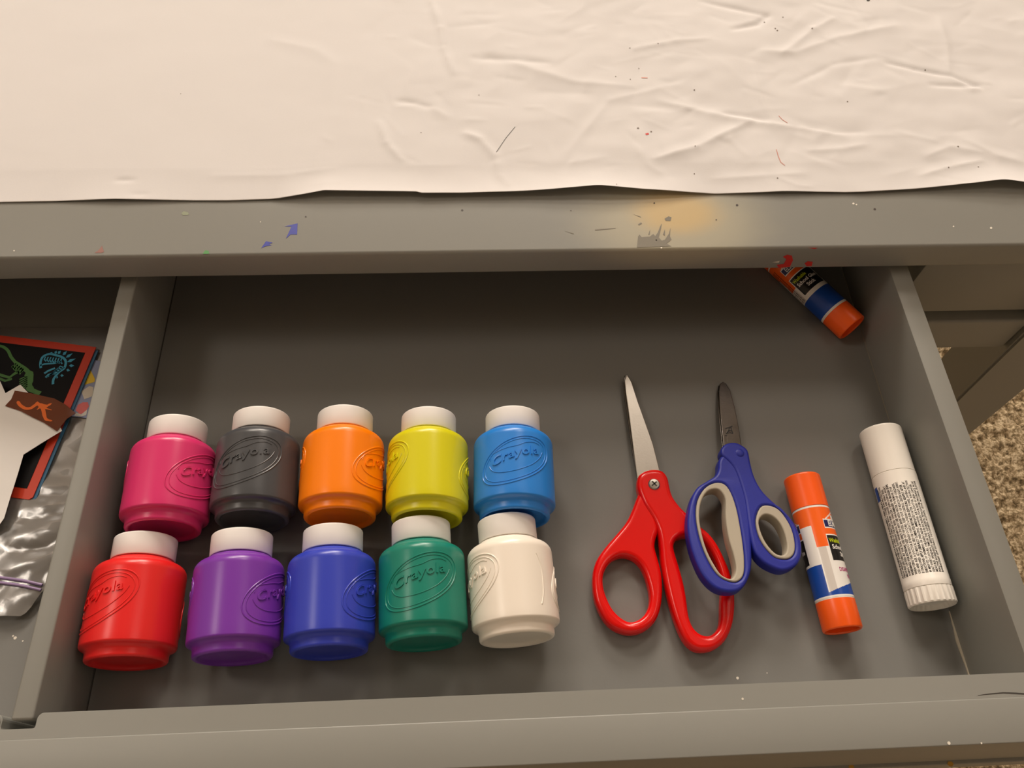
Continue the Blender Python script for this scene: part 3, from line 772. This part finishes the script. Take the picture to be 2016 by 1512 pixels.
# ================================================================== left compartment
def P(pts, z): return [(at(x, y, z).x, at(x, y, z).y) for x, y in pts]
# clear zip bag
BG = mat('clear_bag_film', (232, 230, 226), .12, .6)
nt = BG.node_tree; bs = nt.nodes['Principled BSDF']
bs.inputs['Roughness'].default_value = .15
tr = nt.nodes.new('ShaderNodeBsdfTransparent'); tr.inputs[0].default_value = (.97, .97, .97, 1)
mx = nt.nodes.new('ShaderNodeMixShader'); mx.inputs[0].default_value = .17
gl = nt.nodes.new('ShaderNodeBsdfGlossy'); gl.inputs['Roughness'].default_value = .24
fr = nt.nodes.new('ShaderNodeFresnel'); fr.inputs[0].default_value = 1.7
m2 = nt.nodes.new('ShaderNodeMixShader')
nt.links.new(tr.outputs[0], mx.inputs[1]); nt.links.new(bs.outputs[0], mx.inputs[2])
nt.links.new(fr.outputs[0], m2.inputs[0]); nt.links.new(mx.outputs[0], m2.inputs[1]); nt.links.new(gl.outputs[0], m2.inputs[2])
nt.links.new(m2.outputs[0], nt.nodes['Material Output'].inputs[0])
ZB = Vector((-75, 130, 0))
zipb = empty('zip_bag', tuple(ZB), 'crumpled clear plastic zip bag lying under the cards beside the divider', 'bag')
bag_poly = [(-205, 214), (-34, 211), (-14, 208), (-12.5, 150), (-13, 100), (-22, 74), (-30, 62), (-36.5, 50), (-38.5, 48.6), (-60, 49.2), (-200, 52)]
def crum(x, y, a=1.0, sd=0): return a * (abs(noise.noise(Vector((x * .06, y * .08, sd)))) * 2 + .8 * noise.noise(Vector((x * .17, y * .15, sd + 4))))
def bz(x, y): return 1.5 + max(0, min(1, (128 - y) / 30)) * (1.5 + 3.4 * abs(noise.noise(Vector((x * .035, y * .07, 2)))) + 1.1 * abs(noise.noise(Vector((x * .09 + y * .05, y * .12 - x * .04, 6))))) + .3 * noise.noise(Vector((x * .1, y * .1, 0)))
settle(sheet('film', bag_poly, lambda x, y: max(.5, bz(x, y)), .12, BG, zipb, 4.0), ZB)
ZIPM = mat('purple_zip_strip', (150, 128, 168), .35); 
zy = P([(-60, 1130), (0, 1137), (40, 1143), (84, 1152)], 4)
a = Acc()
for off in (0, 2.4): a.add(tube([(x, y - off, max(.9, bz(x, y)) + .8) for x, y in catmull(zy, 5, False)], .7, 6))
settle(a.build('zip_strip', ZIPM, zipb, True), ZB)

# colourful sheet next to the divider, under the cards
CB = Vector((-30, 165, 0))
CSH = mat('lilac_printed_paper', (150, 160, 196), .5)
cs = empty('printed_sheet', tuple(CB), 'printed sheet with yellow, lilac and red shapes, peeking out beside the divider', 'paper')
cpoly = [(-70, 200), (-24, 186), (-11.0, 177), (-11.0, 153), (-14, 151.5), (-32, 153), (-75, 160)]
settle(sheet('sheet', cpoly, lambda x, y: 2.2, .2, CSH, cs, 12), CB)
zc = lambda x, y: 2.2
a = Acc()
a.add(flake(P([(165, 758), (178, 728), (187, 746), (186, 752)], 2.3), zc, .1), 0)
a.add(flake(P([(160, 770), (176, 760), (184, 762), (182, 780), (166, 786)], 2.3), zc, .1), 2)
a.add(flake(P([(149, 808), (153, 797), (163, 792), (173, 792), (175, 800), (168, 811), (158, 816)], 2.3), zc, .1), 1)
a.add(flake(P([(146, 819), (150, 812), (160, 816), (172, 806), (170, 817), (160, 820)], 2.3), zc, .15), 3)
settle(a.build('printed_shape', [mat('yellow_print', (236, 200, 48), .4), mat('red_pale_print', (226, 112, 112), .4), mat('cream_print', (222, 214, 200), .5), mat('white_edge_print', (225, 222, 216), .5)], cs), CB)

# two cards
CARDR = mat('red_card_border', (206, 62, 36), .4); CARDK = mat('black_card_face', (14, 13, 15), .6, .2); CARDB = mat('blue_card', (52, 104, 140), .5)
c1 = P([(-70, 650), (0, 659), (188, 682), (61, 983), (20, 976), (-60, 965)], 4.5)
KB = Vector((c1[3][0], c1[3][1], 0))
tr_, br_ = Vector(c1[2]), Vector(c1[3])
ex = Vector((c1[2][0] - c1[1][0], c1[2][1] - c1[1][1])).normalized()
ey = (br_ - tr_).normalized()
Hc = (br_ - tr_).length
def card_poly(off, W_, cut): 
    o_ = tr_ + ex * off[0] + ey * off[1]
    return [tuple(o_ - ex * W_), tuple(o_), tuple(o_ + ey * (Hc - cut)), tuple(o_ + ey * Hc - ex * cut), tuple(o_ + ey * Hc - ex * W_)]
kb = empty('blue_card', tuple(KB), 'blue edged card lying under the black dinosaur card', 'card')
settle(sheet('card_sheet', card_poly((1.5, 1.6), 92, 3), lambda x, y: 3.1, .5, CARDB, kb, 30), KB)
kc = empty('dinosaur_card', tuple(KB), 'black card with red border and blue and green dinosaur skeleton drawings', 'card')
settle(sheet('border', card_poly((0, 0), 92, 1.5), lambda x, y: 3.8, .5, CARDR, kc, 30), KB)
ip = [tuple(tr_ - ex * 88 + ey * 4.5), tuple(tr_ - ex * 4.6 + ey * 4.5), tuple(tr_ - ex * 4.6 + ey * (Hc - 5.5)), tuple(tr_ - ex * 88 + ey * (Hc - 5.5))]
settle(sheet('face', ip, lambda x, y: 4.0, .15, CARDK, kc, 30), KB)
zk4 = lambda x, y: 4.0
def z1(pts): return P([(x / 3.78, 500 + y / 3.78) for x, y in pts], 4)
a = Acc()
spine = [(395, 970), (400, 930), (440, 880), (480, 850), (490, 800), (465, 770), (420, 755), (370, 745), (320, 765), (302, 810), (305, 850)]
a.add(ribbon(z1(catmull(spine, 3, False)), 1.3, zk4))
for (x, y, dx, dy) in ((415, 735, 8, -18), (440, 735, 18, -18), (480, 742, 25, -25), (510, 760, 40, -25), (525, 795, 50, -20), (530, 832, 30, 0), (505, 865, 22, 4), (460, 905, 20, 2), (425, 918, 10, 2), (385, 738, 4, -10)):
    L = math.hypot(dx, dy); nx_, ny_ = -dy / L * 11, dx / L * 11
    a.add(flake(z1([(x - dx * .5, y - dy * .5), (x + nx_, y + ny_), (x + dx * .8, y + dy * .8), (x - nx_, y - ny_)]), zk4))
for k in range(7):
    x = 330 + k * 20
    a.add(ribbon(z1([(x + 10, 765 + 2 * k), (x, 785 + 3 * k), (x + 14, 800 + 3 * k)]), .7, zk4))
for k in range(5): a.add(ribbon(z1([(480 - k * 14, 850 + k * 10), (450 - k * 18, 835 + k * 16), (420 - k * 18, 870 + k * 12)]), .7, zk4))
a.add(ribbon(z1([(300, 830), (330, 820), (400, 815), (460, 800)]), 1.0, zk4))
a.add(ribbon(z1([(340, 920), (360, 900), (400, 890)]), 1.2, zk4)); a.add(ribbon(z1([(330, 890), (360, 870), (410, 850)]), 1.2, zk4))
o = settle(a.build('skeleton_print', mat('blue_glow_print', (60, 160, 196), .5), kc), KB); o['label'] = 'blue plated dinosaur skeleton'
a = Acc()
sp2 = [(-40, 680), (20, 690), (60, 720), (85, 770), (130, 820), (185, 855), (215, 890), (215, 940), (215, 985), (240, 1015), (300, 1040)]
a.add(ribbon(z1(catmull(sp2, 3, False)), [1.6] * 12 + [2.4] * 6 + [4.6] * 5 + [3.6] * 4 + [2.6] * 4, zk4))
for k in range(6): a.add(ribbon(z1([(205, 915 + k * 14), (175, 920 + k * 16), (145, 935 + k * 16)]), .7, zk4))
for k in range(5): a.add(ribbon(z1([(120 + k * 14, 815 + k * 10), (95 + k * 14, 840 + k * 12), (110 + k * 10, 865 + k * 8)]), .8, zk4))
a.add(ribbon(z1([(170, 870), (110, 890), (70, 920), (0, 900), (-40, 880)]), 1.6, zk4)); a.add(ribbon(z1([(90, 930), (40, 945), (-10, 925)]), 1.4, zk4)); a.add(ribbon(z1([(165, 860), (120, 850), (90, 835)]), 1.2, zk4))
o = settle(a.build('skeleton_print', mat('green_glow_print', (74, 130, 58), .5), kc), KB); o['label'] = 'green upright dinosaur skeleton'

# white paper and the torn strip on top
WP = Vector((-80, 140, 0))
wpoly_px = [(-150, 700), (0, 750), (10.6, 774), (40, 757), (58, 776), (110, 820), (122, 848), (46, 895), (28, 955), (8, 1020), (-2, 1034), (-150, 1080)]
def wz(x, y):
    p = max(0, -40 - x)
    return 6.0 + min(9, .16 * p) + .5 * noise.noise(Vector((x * .05, y * .05, 2)))
def Pz(pts, zf):
    out = []
    for px, py in pts:
        q = at(px, py, 6)
        for _ in range(4): q = at(px, py, zf(q.x, q.y))
        out.append((q.x, q.y))
    return out
wp = sheet('white_paper', Pz(wpoly_px, wz), wz, .2, mat('white_sheet', (246, 244, 242), .7, .3), None, 5)
tag(wp, 'torn white paper curling over the dinosaur card at the left edge', 'paper')
BR = mat('brown_glossy_film', (108, 56, 34), .25, .5, vary=.2, vscale=60); ORP = mat('orange_glow_print', (236, 112, 34), .5)
sz = lambda x, y: wz(x, y) + .6 + .5 * noise.noise(Vector((x * .12, y * .1, 5)))
sb = empty('torn_strip', (-60, 140, 0), 'torn brown strip with an orange flying reptile skeleton, on the white paper', 'paper strip')
SBB = Vector((-60, 140, 0))
settle(sheet('film_strip', Pz([(29, 769), (60, 774), (106, 784), (128, 796), (149, 813), (132, 824), (112, 849), (86, 832), (63, 821), (40, 809), (10, 799), (22, 786)], sz), sz, .2, BR, sb, 3), SBB)
a = Acc()
def z1s(pts): return Pz([(x / 3.78, 500 + y / 3.78) for x, y in pts], sz)
a.add(ribbon(z1s(catmull([(132, 1095), (150, 1125), (190, 1150), (230, 1148), (260, 1128), (285, 1115)], 3, False)), [.5] + [1.6] * 13 + [1.9] * 2, sz, .15))
a.add(ribbon(z1s(catmull([(270, 1105), (300, 1125), (340, 1135), (385, 1112)], 3, False)), [1.6] * 3 + [2.4] * 4 + [1.2] * 2 + [.4], sz, .15))
a.add(ribbon(z1s(catmull([(315, 1130), (325, 1170), (335, 1215), (350, 1235), (390, 1243)], 3, False)), [2.6] * 2 + [1.8] * 4 + [1.5] * 4 + [1.0] * 2 + [.4], sz, .15))
a.add(ribbon(z1s([(300, 1140), (340, 1150), (385, 1162)]), [1.0, .8, .3], sz, .15)); a.add(ribbon(z1s([(300, 1130), (290, 1150), (275, 1160)]), [1, .8, .3], sz, .15))
o = settle(a.build('skeleton_print', ORP, sb), SBB)
